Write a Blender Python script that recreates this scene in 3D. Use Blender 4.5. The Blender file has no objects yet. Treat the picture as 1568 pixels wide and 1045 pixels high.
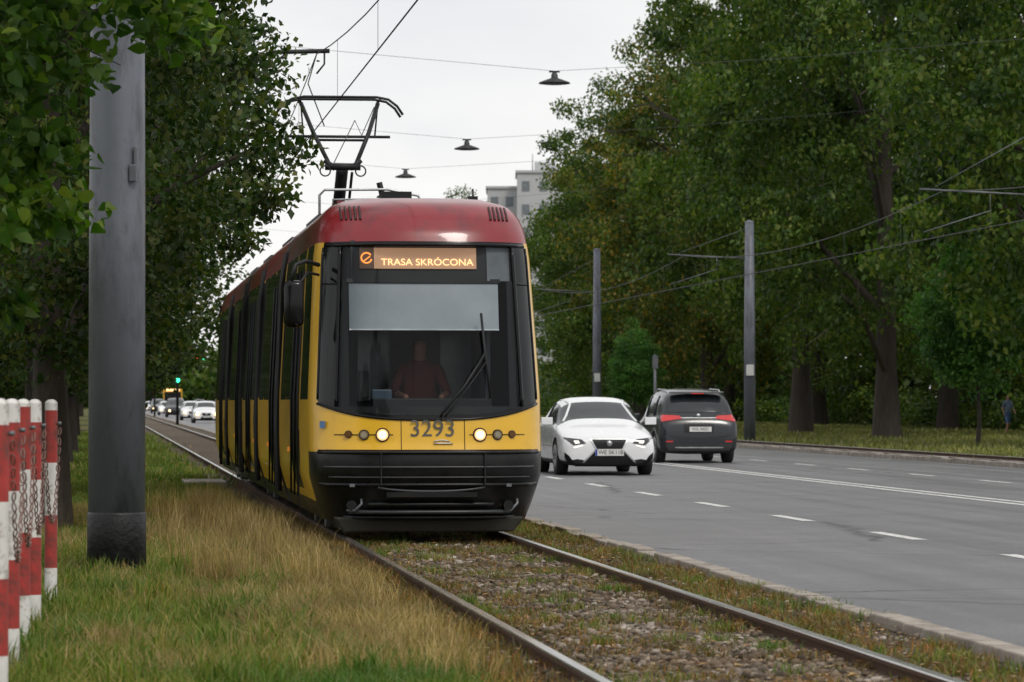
import bpy, math, random
import numpy as np
from mathutils import Vector, Matrix
from mathutils.bvhtree import BVHTree
random.seed(7)
K=0.116; TH=math.atan(K); CT=math.cos(TH); ST=math.sin(TH)
sc=bpy.context.scene
def P(c,d,z=0.0): return Vector((c-K*d,d,z))
def RF(c,d):
    x=c-K*d; return (x*CT+d*ST, -x*ST+d*CT)

# ---------------------------------------------------------------- materials
def newmat(name):
    m=bpy.data.materials.new(name); m.use_nodes=True
    nt=m.node_tree; return m,nt,nt.nodes['Principled BSDF']
def N(nt,t,**kw):
    n=nt.nodes.new(t)
    for k,v in kw.items(): setattr(n,k,v)
    return n
def noise(nt,scale,detail=4,rough=.6,coord='Object',vec=None,mapscale=None):
    n=N(nt,'ShaderNodeTexNoise'); n.inputs['Scale'].default_value=scale
    n.inputs['Detail'].default_value=detail; n.inputs['Roughness'].default_value=rough
    if vec is None:
        tc=N(nt,'ShaderNodeTexCoord'); vec=tc.outputs[coord]
    if mapscale:
        mp=N(nt,'ShaderNodeMapping'); mp.inputs['Scale'].default_value=mapscale
        nt.links.new(vec,mp.inputs['Vector']); vec=mp.outputs['Vector']
    nt.links.new(vec,n.inputs['Vector']); return n
def ramp(nt,src,stops,interp='LINEAR'):
    r=N(nt,'ShaderNodeValToRGB'); r.color_ramp.interpolation=interp
    e=r.color_ramp.elements
    e[0].position=stops[0][0]; e[0].color=(*stops[0][1],1)
    e[1].position=stops[-1][0]; e[1].color=(*stops[-1][1],1)
    for p,c in stops[1:-1]:
        x=e.new(p); x.color=(*c,1)
    nt.links.new(src,r.inputs['Fac']); return r
def mixc(nt,f,a,b,mode='MIX'):
    m=N(nt,'ShaderNodeMix',data_type='RGBA',blend_type=mode)
    for inp,v in ((m.inputs[0],f),(m.inputs[6],a),(m.inputs[7],b)):
        if hasattr(v,'is_linked') or hasattr(v,'links'): nt.links.new(v,inp)
        elif isinstance(v,tuple): inp.default_value=(*v,1)
        else: inp.default_value=v
    return m.outputs[2]
def mat(name,col,rough=.5,metal=0,var=.25,scale=4,bump=0,bscale=60,coat=0,emit=None,es=0,dirt=None,dscale=1.5,dlo=.5,dhi=.7,mapscale=None,spec=.5):
    m,nt,b=newmat(name)
    lo=tuple(max(0,c*(1-var)) for c in col); hi=tuple(c*(1+var) for c in col)
    n=noise(nt,scale,5,mapscale=mapscale)
    out=ramp(nt,n.outputs['Fac'],[(.3,lo),(.7,hi)]).outputs['Color']
    if dirt:
        n2=noise(nt,dscale,6,.7,mapscale=mapscale)
        f=ramp(nt,n2.outputs['Fac'],[(dlo,(0,0,0)),(dhi,(1,1,1))]).outputs['Color']
        out=mixc(nt,f,out,dirt)
    nt.links.new(out,b.inputs['Base Color'])
    rr=ramp(nt,n.outputs['Fac'],[(.3,(rough*.85,)*3),(.7,(min(1,rough*1.15),)*3)])
    nt.links.new(rr.outputs['Color'],b.inputs['Roughness'])
    b.inputs['Metallic'].default_value=metal; b.inputs['Specular IOR Level'].default_value=spec
    b.inputs['Coat Weight'].default_value=coat; b.inputs['Coat Roughness'].default_value=.06
    if bump:
        n3=noise(nt,bscale,4); bp=N(nt,'ShaderNodeBump'); bp.inputs['Strength'].default_value=bump; bp.inputs['Distance'].default_value=.02
        nt.links.new(n3.outputs['Fac'],bp.inputs['Height']); nt.links.new(bp.outputs['Normal'],b.inputs['Normal'])
    if emit:
        b.inputs['Emission Color'].default_value=(*emit,1); b.inputs['Emission Strength'].default_value=es
    return m
def foliage_mat(name,cols,trans=.3,pscale=.35,rough=.5,spec=.3,lo=(.5,.58,.6),hi=(1.5,1.4,1.15),gain=1.0):
    m,nt,b=newmat(name)
    cols=[tuple(v*gain for v in c) for c in cols]
    g=N(nt,'ShaderNodeNewGeometry')
    r=ramp(nt,g.outputs['Random Per Island'],[(i/(len(cols)-1),c) for i,c in enumerate(cols)])
    n=noise(nt,pscale,3,.6,vec=g.outputs['Position'])
    k=ramp(nt,n.outputs['Fac'],[(.35,lo),(.65,hi)])
    c=mixc(nt,1.0,r.outputs['Color'],k.outputs['Color'],'MULTIPLY')
    nt.links.new(c,b.inputs['Base Color']); b.inputs['Roughness'].default_value=rough
    b.inputs['Specular IOR Level'].default_value=spec
    t=N(nt,'ShaderNodeBsdfTranslucent'); c2=mixc(nt,1.0,c,(1.3,1.5,.6),'MULTIPLY'); nt.links.new(c2,t.inputs['Color'])
    mx=N(nt,'ShaderNodeMixShader'); mx.inputs[0].default_value=trans
    nt.links.new(b.outputs[0],mx.inputs[1]); nt.links.new(t.outputs[0],mx.inputs[2])
    nt.links.new(mx.outputs[0],nt.nodes['Material Output'].inputs['Surface'])
    return m
def glass_mat(name,tint,refl=.06):
    m,nt,b=newmat(name); nt.nodes.remove(b)
    t=N(nt,'ShaderNodeBsdfTransparent'); t.inputs['Color'].default_value=(*tint,1)
    g=N(nt,'ShaderNodeBsdfGlossy'); g.inputs['Roughness'].default_value=.02
    f=N(nt,'ShaderNodeFresnel'); f.inputs['IOR'].default_value=1.30
    a=N(nt,'ShaderNodeMath',operation='ADD'); nt.links.new(f.outputs[0],a.inputs[0]); a.inputs[1].default_value=refl
    mx=N(nt,'ShaderNodeMixShader'); nt.links.new(a.outputs[0],mx.inputs[0])
    nt.links.new(t.outputs[0],mx.inputs[1]); nt.links.new(g.outputs[0],mx.inputs[2])
    nt.links.new(mx.outputs[0],nt.nodes['Material Output'].inputs['Surface']); return m

YEL=mat('tram_yellow',(.74,.42,.010),.34,var=.04,scale=2,coat=.4,dirt=(.44,.26,.02),dscale=3,dlo=.55,dhi=.95)
RED=mat('tram_red',(.23,.008,.015),.32,var=.08,scale=2,coat=.4,dirt=(.12,.012,.018),dscale=2.5)
BLK=mat('tram_black_gloss',(.004,.004,.005),.16,var=.2,spec=.3)
BPL=mat('tram_black_plastic',(.005,.0055,.006),.30,var=.3,scale=6,bump=.05,spec=.35,dirt=(.014,.013,.011),dscale=3,dlo=.5,dhi=.8)
SGL=mat('tram_side_glass',(.006,.008,.008),.07,var=.2,spec=.33)
BEL=mat('rubber_bellows',(.012,.012,.013),.8)
WSG=glass_mat('windshield_glass',(.76,.80,.81),.0)
GRY=mat('grey_metal',(.16,.17,.18),.45,.4)
DRK=mat('dark_metal',(.012,.012,.014),.55,.2)
STL=mat('aluminium',(.55,.56,.57),.35,.9)
WHT=mat('white_plastic',(.75,.75,.73),.4,var=.05)
def emis(name,col,s): return mat(name,col,.4,var=0,emit=col,es=s)
HLT=emis('headlamp_lit',(1.,.70,.38),3.0)
HLB=emis('headlamp_bowl',(.9,.50,.22),.9)
DRLM=emis('daytime_lamp',(1.,.95,.85),1.0)
ORB=emis('led_panel',(.46,.25,.14),.70)
ORT=emis('led_text',(1.,.56,.25),2.0)
LNS=mat('lamp_lens',(.30,.22,.13),.1,.6)

# ---------------------------------------------------------------- mesh helpers
def link(o,parent=None):
    sc.collection.objects.link(o)
    if parent is not None: o.parent=parent
    return o
def empty(name,loc,rz=0):
    e=bpy.data.objects.new(name,None); e.empty_display_size=.3; e.location=loc; e.rotation_euler=(0,0,rz); link(e); return e
class B:
    def __init__(s): s.V=[];s.F=[];s.M=[];s.S=[]
    def add(s,vs,fs,mi,sm=False):
        o=len(s.V); s.V+= [tuple(v) for v in vs]
        for f in fs: s.F.append(tuple(i+o for i in f)); s.M.append(mi); s.S.append(sm)
    def box(s,c,sz,mi=0,rot=None):
        vs=[]
        for x in(-.5,.5):
            for y in(-.5,.5):
                for z in(-.5,.5):
                    v=Vector((x*sz[0],y*sz[1],z*sz[2]))
                    if rot is not None: v=rot@v
                    vs.append(v+Vector(c))
        s.add(vs,[(0,1,3,2),(4,6,7,5),(0,4,5,1),(2,3,7,6),(0,2,6,4),(1,5,7,3)],mi)
    def tube(s,pts,rad,mi=0,n=8,cap=True):
        pts=[Vector(p) for p in pts]
        if not hasattr(rad,'__len__'): rad=[rad]*len(pts)
        vs=[];fs=[]; prev=None
        for i,p in enumerate(pts):
            d=(pts[min(i+1,len(pts)-1)]-pts[max(i-1,0)]).normalized()
            if prev is None: a=d.orthogonal().normalized()
            else: a=(prev-d*prev.dot(d)).normalized()
            prev=a; b=d.cross(a)
            for k in range(n):
                t=2*math.pi*k/n; vs.append(p+(a*math.cos(t)+b*math.sin(t))*rad[i])
        for i in range(len(pts)-1):
            for k in range(n):
                fs.append((i*n+k,i*n+(k+1)%n,(i+1)*n+(k+1)%n,(i+1)*n+k))
        s.add(vs,fs,mi,True)
        if cap:
            o=len(s.V)-len(vs)
            s.F.append(tuple(o+k for k in range(n))[::-1]); s.M.append(mi); s.S.append(False)
            s.F.append(tuple(o+(len(pts)-1)*n+k for k in range(n))); s.M.append(mi); s.S.append(False)
    def lathe(s,prof,mi=0,n=24,c=(0,0,0)):
        vs=[];fs=[]
        for r,z in prof:
            for k in range(n):
                t=2*math.pi*k/n; vs.append((c[0]+r*math.cos(t),c[1]+r*math.sin(t),c[2]+z))
        for i in range(len(prof)-1):
            for k in range(n): fs.append((i*n+k,i*n+(k+1)%n,(i+1)*n+(k+1)%n,(i+1)*n+k))
        s.add(vs,fs,mi,True)
    def obj(s,name,mats,parent=None,loc=None,rz=None,bevel=0):
        me=bpy.data.meshes.new(name); me.from_pydata(s.V,[],s.F)
        for m in mats: me.materials.append(m)
        me.polygons.foreach_set('material_index',s.M); me.polygons.foreach_set('use_smooth',s.S); me.update()
        o=bpy.data.objects.new(name,me); link(o,parent)
        if loc is not None: o.location=loc
        if rz is not None: o.rotation_euler=(0,0,rz)
        if bevel:
            bv=o.modifiers.new('Bevel','BEVEL'); bv.width=bevel; bv.segments=2; bv.limit_method='ANGLE'
        return o
def npmesh(name,V,T,mats,mi=None):
    me=bpy.data.meshes.new(name); k=T.shape[1]
    me.vertices.add(len(V)); me.vertices.foreach_set('co',np.ascontiguousarray(V,dtype=np.float32).ravel())
    me.loops.add(T.size); me.loops.foreach_set('vertex_index',np.ascontiguousarray(T,dtype=np.int32).ravel())
    me.polygons.add(len(T)); me.polygons.foreach_set('loop_start',np.arange(0,T.size,k,dtype=np.int32))
    for m in mats: me.materials.append(m)
    if mi is not None: me.polygons.foreach_set('material_index',mi.astype(np.int32))
    me.update(calc_edges=True); return me
def text(name,s,size,m,parent,loc,rot,ext=.002,align='CENTER',sx=1):
    cu=bpy.data.curves.new(name,'FONT'); cu.body=s; cu.size=size; cu.extrude=ext; cu.align_x=align; cu.align_y='CENTER'
    o=bpy.data.objects.new(name+'_c',cu); link(o)
    dg=bpy.context.evaluated_depsgraph_get(); me=bpy.data.meshes.new_from_object(o.evaluated_get(dg))
    bpy.data.objects.remove(o); me.materials.clear(); me.materials.append(m)
    o=bpy.data.objects.new(name,me); link(o,parent); o.location=loc; o.rotation_euler=rot; o.scale=(sx,1,1); return o

# ---------------------------------------------------------------- world, sun, camera
w=bpy.data.worlds.new('World'); sc.world=w; w.use_nodes=True; nt=w.node_tree
bg=nt.nodes['Background']; sky=N(nt,'ShaderNodeTexSky',sky_type='NISHITA'); sky.sun_disc=False
sky.sun_elevation=math.radians(50); sky.sun_rotation=math.radians(150)
tc=N(nt,'ShaderNodeTexCoord')
n=noise(nt,5,5,.55,vec=tc.outputs['Generated'],mapscale=(1,1,2.2))
cl=ramp(nt,n.outputs['Fac'],[(.32,(.78,.79,.82)),(.5,(.88,.88,.885)),(.66,(1.0,.985,.96))])
vm=N(nt,'ShaderNodeVectorMath',operation='SCALE'); nt.links.new(cl.outputs['Color'],vm.inputs[0]); vm.inputs['Scale'].default_value=9.2
out=mixc(nt,.95,sky.outputs['Color'],vm.outputs[0])
nt.links.new(out,bg.inputs['Color']); bg.inputs['Strength'].default_value=.113
sl=bpy.data.lights.new('sun','SUN'); sl.energy=1.35; sl.angle=math.radians(14); sl.color=(1,.95,.87)
so=bpy.data.objects.new('sun',sl); link(so)
sd=Vector((math.sin(math.radians(150))*math.cos(math.radians(50)),math.cos(math.radians(150))*math.cos(math.radians(50)),math.sin(math.radians(50))))
so.rotation_euler=sd.to_track_quat('Z','Y').to_euler(); so.location=(20,10,40)
cam=bpy.data.cameras.new('camera'); co=bpy.data.objects.new('camera',cam); link(co)
co.location=(0,0,1.45); co.rotation_euler=(math.radians(90.977),0,0)
cam.lens=124.55; cam.sensor_width=36; cam.clip_start=.1; cam.clip_end=5000
cam.dof.use_dof=True; cam.dof.focus_distance=36; cam.dof.aperture_fstop=6.3
sc.camera=co
sc.view_settings.view_transform='Standard'; sc.view_settings.look='None'; sc.view_settings.exposure=0

# ---------------------------------------------------------------- ground, road, track
def strip(name,c0,c1,d0,d1,z,m):
    b=B(); pts=[RF(c0,d0),RF(c1,d0),RF(c1,d1),RF(c0,d1)]
    b.add([(p[0],p[1],z) for p in pts],[(0,1,2,3)],0)
    return b.obj(name,[m],rz=TH)
gm,nt,b=newmat('ground_grass_soil')
g=N(nt,'ShaderNodeNewGeometry')
n1=noise(nt,.5,6,.7,vec=g.outputs['Position']); n2=noise(nt,14,5,.7,vec=g.outputs['Position'])
a=ramp(nt,n1.outputs['Fac'],[(.35,(.06,.085,.020)),(.52,(.10,.10,.035)),(.68,(.15,.11,.06))])
bb=ramp(nt,n2.outputs['Fac'],[(.3,(.45,.45,.45)),(.7,(1.4,1.4,1.4))])
nt.links.new(mixc(nt,1.0,a.outputs['Color'],bb.outputs['Color'],'MULTIPLY'),b.inputs['Base Color'])
b.inputs['Roughness'].default_value=1; b.inputs['Specular IOR Level'].default_value=.1
gb=B(); gb.add([(-2500,-500,0),(2500,-500,0),(2500,4500,0),(-2500,4500,0)],[(0,1,2,3)],0); gb.obj('ground',[gm])

rm,nt,b=newmat('asphalt')
t=N(nt,'ShaderNodeTexCoord').outputs['Object']
n1=noise(nt,60,5,.9,vec=t); n2=noise(nt,.6,6,.75,vec=t); n3=noise(nt,1,5,.65,vec=t,mapscale=(1.8,.04,1))
c1=ramp(nt,n1.outputs['Fac'],[(.34,(.065,.065,.068)),(.66,(.235,.232,.235))])
c2=ramp(nt,n2.outputs['Fac'],[(.3,(.76,.76,.77)),(.7,(1.13,1.13,1.13))])
c3=ramp(nt,n3.outputs['Fac'],[(.35,(.68,.68,.69)),(.65,(1.2,1.2,1.2))])
c=mixc(nt,1.0,c1.outputs['Color'],c2.outputs['Color'],'MULTIPLY'); c=mixc(nt,1.0,c,c3.outputs['Color'],'MULTIPLY')
dn=noise(nt,1.2,5,.65,vec=t); dv=N(nt,'ShaderNodeVectorMath',operation='MULTIPLY_ADD')
nt.links.new(dn.outputs['Color'],dv.inputs[0]); dv.inputs[1].default_value=(.7,.7,0); nt.links.new(t,dv.inputs[2])
mp=N(nt,'ShaderNodeMapping'); mp.inputs['Scale'].default_value=(.11,.19,1); nt.links.new(dv.outputs[0],mp.inputs[0])
vo=N(nt,'ShaderNodeTexVoronoi',feature='DISTANCE_TO_EDGE'); vo.inputs['Scale'].default_value=1; nt.links.new(mp.outputs[0],vo.inputs['Vector'])
cr=ramp(nt,vo.outputs['Distance'],[(.002,(.20,.20,.20)),(.0055,(1,1,1))])
c=mixc(nt,1.0,c,cr.outputs['Color'],'MULTIPLY')
nt.links.new(c,b.inputs['Base Color'])
rr=ramp(nt,n3.outputs['Fac'],[(.35,(.38,)*3),(.65,(.60,)*3)]); nt.links.new(rr.outputs['Color'],b.inputs['Roughness'])
bp=N(nt,'ShaderNodeBump'); bp.inputs['Strength'].default_value=.7; bp.inputs['Distance'].default_value=.01
nt.links.new(n1.outputs['Fac'],bp.inputs['Height']); nt.links.new(bp.outputs[0],b.inputs['Normal'])
strip('road',5.15,19.9,-30,1500,.008,rm)

pm,nt,b=newmat('worn_road_paint')
nn=noise(nt,12,6,.8); f=ramp(nt,nn.outputs['Fac'],[(.40,(.24,.24,.24)),(.52,(.75,.75,.73))]); nt.links.new(f.outputs['Color'],b.inputs['Base Color']); b.inputs['Roughness'].default_value=.6
mk=B()
def pq(c0,c1,d0,d1):
    pts=[RF(c0,d0),RF(c1,d0),RF(c1,d1),RF(c0,d1)]; mk.add([(p[0],p[1],.012) for p in pts],[(0,1,2,3)],0)
for i in range(-4,90):
    d=38+5.75*i; pq(8.45,8.61,d-1.1,d+1.1); pq(16.0,16.12,d+1.5,d+3.7)
pq(12.78,12.92,-20,900); pq(13.10,13.24,-20,900)
mk.obj('road_marking',[pm],rz=TH)

bm_,nt,b=newmat('trackbed_soil')
g=N(nt,'ShaderNodeNewGeometry'); n1=noise(nt,1.3,6,.7,vec=g.outputs['Position']); n2=noise(nt,45,4,.8,vec=g.outputs['Position'])
a=ramp(nt,n1.outputs['Fac'],[(.35,(.07,.055,.038)),(.55,(.13,.10,.07)),(.7,(.12,.068,.035))])
bb=ramp(nt,n2.outputs['Fac'],[(.3,(.4,)*3),(.7,(1.5,)*3)])
nt.links.new(mixc(nt,1.0,a.outputs['Color'],bb.outputs['Color'],'MULTIPLY'),b.inputs['Base Color']); b.inputs['Roughness'].default_value=1
bp=N(nt,'ShaderNodeBump'); bp.inputs['Strength'].default_value=1; bp.inputs['Distance'].default_value=.03
nt.links.new(n2.outputs['Fac'],bp.inputs['Height']); nt.links.new(bp.outputs[0],b.inputs['Normal'])
strip('trackbed',2.0,5.0,-10,900,.004,bm_)
strip('trackbed',20.1,23.1,-10,900,.004,bm_)

KM=mat('kerb_stone',(.33,.29,.25),.9,var=.25,scale=2.5,bump=.6,bscale=30,dirt=(.12,.09,.06),dscale=4)
def kerb(c0,c1,d0,d1,h,name):
    k=B(); rs=random.Random(3); d=d0
    while d<d1:
        u0,v0=RF(c0,d); u1,_=RF(c1,d); L=1.0 if d<150 else 8
        j=rs.uniform(-.015,.015); hz=h+rs.uniform(-.015,.015)
        k.box(((u0+u1)/2+j,v0+L/2,hz/2),(u1-u0,L-.02,hz),0); d+=L
    return k.obj(name,[KM],rz=TH,bevel=.012)
kerb(4.98,5.15,5,900,.07,'kerb'); kerb(19.9,20.1,20,900,.12,'kerb')

RTOP=mat('rail_polished_steel',(.62,.60,.57),.22,.95,var=.15,scale=3,mapscale=(30,.4,1))
RSID=mat('rail_rust',(.085,.045,.026),.85,var=.4,scale=20,bump=.4)
def rail(c,name):
    k=B(); u,_=RF(c,0)
    prof=[(-.07,0),(-.07,.02),(-.015,.035),(-.015,.085),(-.036,.095),(-.036,.122),(-.028,.13),(.028,.13),(.036,.122),(.036,.095),(.015,.085),(.015,.035),(.07,.02),(.07,0)]
    vs=[]
    for v in(-5,900):
        for x,z in prof: vs.append((u+x,v,z*.8))
    n=len(prof)
    for i in range(n-1):
        k.F.append((i,i+1,n+i+1,n+i)); k.M.append(1 if i in(5,6,7) else 0); k.S.append(False)
    k.V=vs
    return k.obj(name,[RSID,RTOP],rz=TH)
for c in(2.43,4.13,20.7,22.2): rail(c,'rail')
sb=B(); u,v=RF(1.75,60); sb.box((u,v,.06),(.7,2.2,.12)); sb.obj('concrete_slab',[mat('pale_concrete',(.38,.36,.33),.85)],rz=TH,bevel=.02)

rg=np.random.default_rng(11)
phi=(1+5**.5)/2
ico=np.array([(-1,phi,0),(1,phi,0),(-1,-phi,0),(1,-phi,0),(0,-1,phi),(0,1,phi),(0,-1,-phi),(0,1,-phi),(phi,0,-1),(phi,0,1),(-phi,0,-1),(-phi,0,1)])/1.9
icf=np.array([(0,11,5),(0,5,1),(0,1,7),(0,7,10),(0,10,11),(1,5,9),(5,11,4),(11,10,2),(10,7,6),(7,1,8),(3,9,4),(3,4,2),(3,2,6),(3,6,8),(3,8,9),(4,9,5),(2,4,11),(6,2,10),(8,6,7),(9,8,1)])
def stones(n,csamp,dlo,dhi,s0,s1):
    d=dlo+(dhi-dlo)*rg.random(n)**1.4; c=csamp(n)
    s=rg.uniform(s0,s1,n)*rg.choice([.55,.8,1,1.7],n,p=[.35,.3,.28,.07])
    sc3=np.stack([s*rg.uniform(.7,1.3,n),s*rg.uniform(.7,1.3,n),s*rg.uniform(.5,.9,n)],1)
    V=ico[None]*(1+rg.uniform(-.30,.30,(n,12,1)))*sc3[:,None]
    a=rg.uniform(0,6.28,n); ca,sa=np.cos(a)[:,None],np.sin(a)[:,None]
    x=V[...,0]*ca-V[...,1]*sa; y=V[...,0]*sa+V[...,1]*ca
    z=V[...,2]+(s*rg.uniform(-.1,.8,n))[:,None]+.004
    V=np.stack([x+(c-K*d)[:,None],y+d[:,None],z],2).reshape(-1,3)
    T=(icf[None]+12*np.arange(n)[:,None,None]).reshape(-1,3); return V,T
gvm,nt,b=newmat('gravel_stone'); g=N(nt,'ShaderNodeNewGeometry')
r=ramp(nt,g.outputs['Random Per Island'],[(0,(.045,.036,.027)),(.5,(.15,.122,.092)),(.85,(.23,.20,.17)),(1,(.42,.39,.36))])
nn=noise(nt,.9,4,.6,vec=g.outputs['Position']); kk=ramp(nt,nn.outputs['Fac'],[(.38,(.65,.52,.38)),(.6,(1.15,1.1,1.05))])
nt.links.new(mixc(nt,1.0,r.outputs['Color'],kk.outputs['Color'],'MULTIPLY'),b.inputs['Base Color']); b.inputs['Roughness'].default_value=.9
V1,T1=stones(34000,lambda n:3.42+.38*rg.standard_normal(n).clip(-1.9,1.7),17,40,.013,.021)
V2,T2=stones(16000,lambda n:rg.uniform(2.05,5.0,n),17,45,.009,.019)
V=np.concatenate([V1,V2]); T=np.concatenate([T1,T2+len(V1)])
link(bpy.data.objects.new('gravel',npmesh('gravel',V,T,[gvm])))

def blades(c,d,h,wd,lean):
    n=len(c); x=c-K*d; a=rg.uniform(0,6.28,n); ln=rg.uniform(0,lean,n)*h; b2=rg.uniform(0,6.28,n)
    wx=np.cos(a)*wd/2; wy=np.sin(a)*wd/2; lx=np.cos(b2)*ln; ly=np.sin(b2)*ln
    z0=np.zeros(n)
    V=np.stack([np.stack([x-wx,d-wy,z0],1),np.stack([x+wx,d+wy,z0],1),
      np.stack([x-wx*.7+lx*.35,d-wy*.7+ly*.35,h*.6],1),np.stack([x+wx*.7+lx*.35,d+wy*.7+ly*.35,h*.6],1),
      np.stack([x+lx,d+ly,h*(1-.25*rg.random(n))],1)],1).reshape(-1,3)
    T=(np.array([(0,1,3),(0,3,2),(2,3,4)])[None]+5*np.arange(n)[:,None,None]).reshape(-1,3); return V,T
def grassobj(name,parts,m):
    Vs=[];Ts=[];o=0
    for V,T in parts: Vs.append(V);Ts.append(T+o);o+=len(V)
    link(bpy.data.objects.new(name,npmesh(name,np.concatenate(Vs),np.concatenate(Ts),[m])))
GM=foliage_mat('grass_green',[(.055,.105,.010),(.095,.165,.018),(.145,.215,.032),(.21,.23,.06),(.32,.26,.12)],.3,1.0,lo=(.55,.8,.6),hi=(1.35,1.1,1.0))
GD=foliage_mat('grass_dry',[(.20,.15,.06),(.38,.27,.13),(.52,.39,.21),(.20,.19,.06)],.3,1.5,lo=(.55,.5,.45),hi=(1.2,1.15,1.05))
GB=foliage_mat('weeds_rusty',[(.08,.09,.02),(.20,.09,.03),(.32,.16,.06),(.10,.13,.03),(.26,.2,.1)],.25,1.5)
def clumped(n,c0,c1,d0,d1,pw=1.0,k=.12,frac=.7,m=None):
    m=m or max(20,n//30); cc=rg.uniform(c0,c1,m); dd=d0+(d1-d0)*rg.random(m)**pw
    i=rg.integers(0,m,n); c=cc[i]+k*rg.standard_normal(n); d=dd[i]+k*rg.standard_normal(n)
    u=rg.random(n)>frac; c[u]=rg.uniform(c0,c1,u.sum()); d[u]=d0+(d1-d0)*rg.random(u.sum())**pw
    return c,d
parts=[]
c,d=clumped(150000,-1.6,1.75,17.2,32,1.2,.14,.85,900); parts.append(blades(c,d,rg.uniform(.03,.16,len(c)),.0075,.9))
c,d=clumped(12000,-1.6,1.4,17.2,34,1.1,.06,1,260); parts.append(blades(c,d,rg.uniform(.12,.28,len(c)),.012,.8))
c,d=clumped(60000,-2.4,1.85,32,60,1.2); parts.append(blades(c,d,rg.uniform(.05,.17,len(c)),.012,.9))
c,d=clumped(30000,-3.4,1.9,60,160,1.3,.3); parts.append(blades(c,d,rg.uniform(.07,.2,len(c)),.03,.8))
grassobj('grass',parts,GM)
parts=[]
c,d=clumped(32000,.9,2.0,18,46,1.0,.10,.9,420); parts.append(blades(c,d,rg.uniform(.07,.27,len(c)),.0065,.8))
c,d=clumped(22000,-1.3,1.5,17.5,45,1.0,.16,.97,130); parts.append(blades(c,d,rg.uniform(.07,.26,len(c)),.006,.9))
c,d=clumped(3800,.6,1.7,26,46,1.0,.07,1.0,60); parts.append(blades(c,d,rg.uniform(.25,.55,len(c)),.007,.5))
grassobj('dry_grass',parts,GD)
parts=[]
c,d=clumped(24000,2.0,5.0,17,45,1.1,.09,.97,300); parts.append(blades(c,d,rg.uniform(.025,.10,len(c)),.008,1.5))
c,d=clumped(12000,4.2,5.0,17,60,1.1,.08,.9); parts.append(blades(c,d,rg.uniform(.03,.10,len(c)),.008,1.2))
c,d=clumped(11000,1.9,2.35,17,45,1.0,.08,.9); parts.append(blades(c,d,rg.uniform(.03,.13,len(c)),.008,1.1))
grassobj('weeds',parts,GB)
parts=[]
c,d=clumped(50000,22.9,48,88,330,1.6,.5,.5); parts.append(blades(c,d,rg.uniform(.08,.22,len(c)),.05,.9))
grassobj('grass',parts,foliage_mat('lawn_grass',[(.11,.14,.03),(.17,.19,.05),(.24,.22,.10)],.2,.25))
parts=[]
c,d=clumped(9000,4.2,5.08,17,70,1.0,.06,1.0,190); parts.append(blades(c,d,rg.uniform(.03,.12,len(c)),.008,1.0))
c,d=clumped(5000,2.5,4.1,17,40,1.0,.06,1.0,70); parts.append(blades(c,d,rg.uniform(.03,.11,len(c)),.008,1.0))
grassobj('kerb_grass',parts,GM)

# ---------------------------------------------------------------- trees
BARK=mat('bark',(.055,.044,.036),.95,var=.4,scale=3,bump=1,bscale=8,mapscale=(4,4,.7))
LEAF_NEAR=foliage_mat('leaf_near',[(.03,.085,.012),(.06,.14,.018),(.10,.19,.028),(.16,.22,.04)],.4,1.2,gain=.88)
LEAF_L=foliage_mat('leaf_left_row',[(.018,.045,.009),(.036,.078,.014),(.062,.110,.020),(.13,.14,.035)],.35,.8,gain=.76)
LEAF_R=foliage_mat('leaf_right_row',[(.036,.085,.016),(.068,.135,.024),(.110,.180,.034),(.18,.215,.05)],.35,.25,lo=(.38,.48,.5),hi=(1.45,1.35,1.0),gain=.82)
LEAF_Y=foliage_mat('leaf_turning',[(.050,.095,.018),(.085,.14,.026),(.15,.18,.036),(.30,.20,.04)],.35,.3,gain=.84)
LEAF_S=foliage_mat('leaf_young',[(.05,.15,.04),(.09,.21,.055),(.14,.27,.075)],.4,.6,gain=.9)
T4V=np.array([(0,0,0),(.34,.45,.05),(0,1,-.08),(-.34,.45,.05)]); T4T=np.array([(0,1,2),(0,2,3)])
T7V=np.array([(0,0,0),(.30,.0,.05),(.46,.32,.09),(.28,.72,.03),(0,1.08,-.12),(-.28,.72,.03),(-.46,.32,.09),(-.30,.0,.05)]); T7T=np.array([(0,1,2),(0,2,3),(0,3,4),(0,4,5),(0,5,6),(0,6,7)])
def leaves(rs,cent,per,sig,size,tv,tt,up=.8):
    n=len(cent)*per; ci=np.repeat(np.arange(len(cent)),per)
    sg=sig*rs.uniform(.55,1.4,len(cent))[ci][:,None]
    off=rs.standard_normal((n,3)); off/=np.linalg.norm(off,axis=1)[:,None]; off*=rs.random((n,1))**.45*1.5
    p=cent[ci]+off*sg*np.array([1,1,.58])
    nr=rs.standard_normal((n,3))+np.array([0,0,up]); nr/=np.linalg.norm(nr,axis=1)[:,None]
    t=rs.standard_normal((n,3))+np.array([0,0,-.5]); t-=nr*(t*nr).sum(1)[:,None]; t/=np.linalg.norm(t,axis=1)[:,None]
    s=np.cross(t,nr); L=size*rs.uniform(.65,1.3,(n,1,1))
    V=p[:,None]+L*(tv[None,:,0:1]*s[:,None]+tv[None,:,1:2]*t[:,None]+tv[None,:,2:3]*nr[:,None])
    T=tt[None]+len(tv)*np.arange(n)[:,None,None]
    return V.reshape(-1,3),T.reshape(-1,3)
def tubes_np(bl):
    b=B()
    for pts,rad,n in bl: b.tube(pts,rad,0,n,False)
    V=np.array(b.V); F=np.array(b.F); T=np.concatenate([F[:,[0,1,2]],F[:,[0,2,3]]]); return V,T
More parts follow.
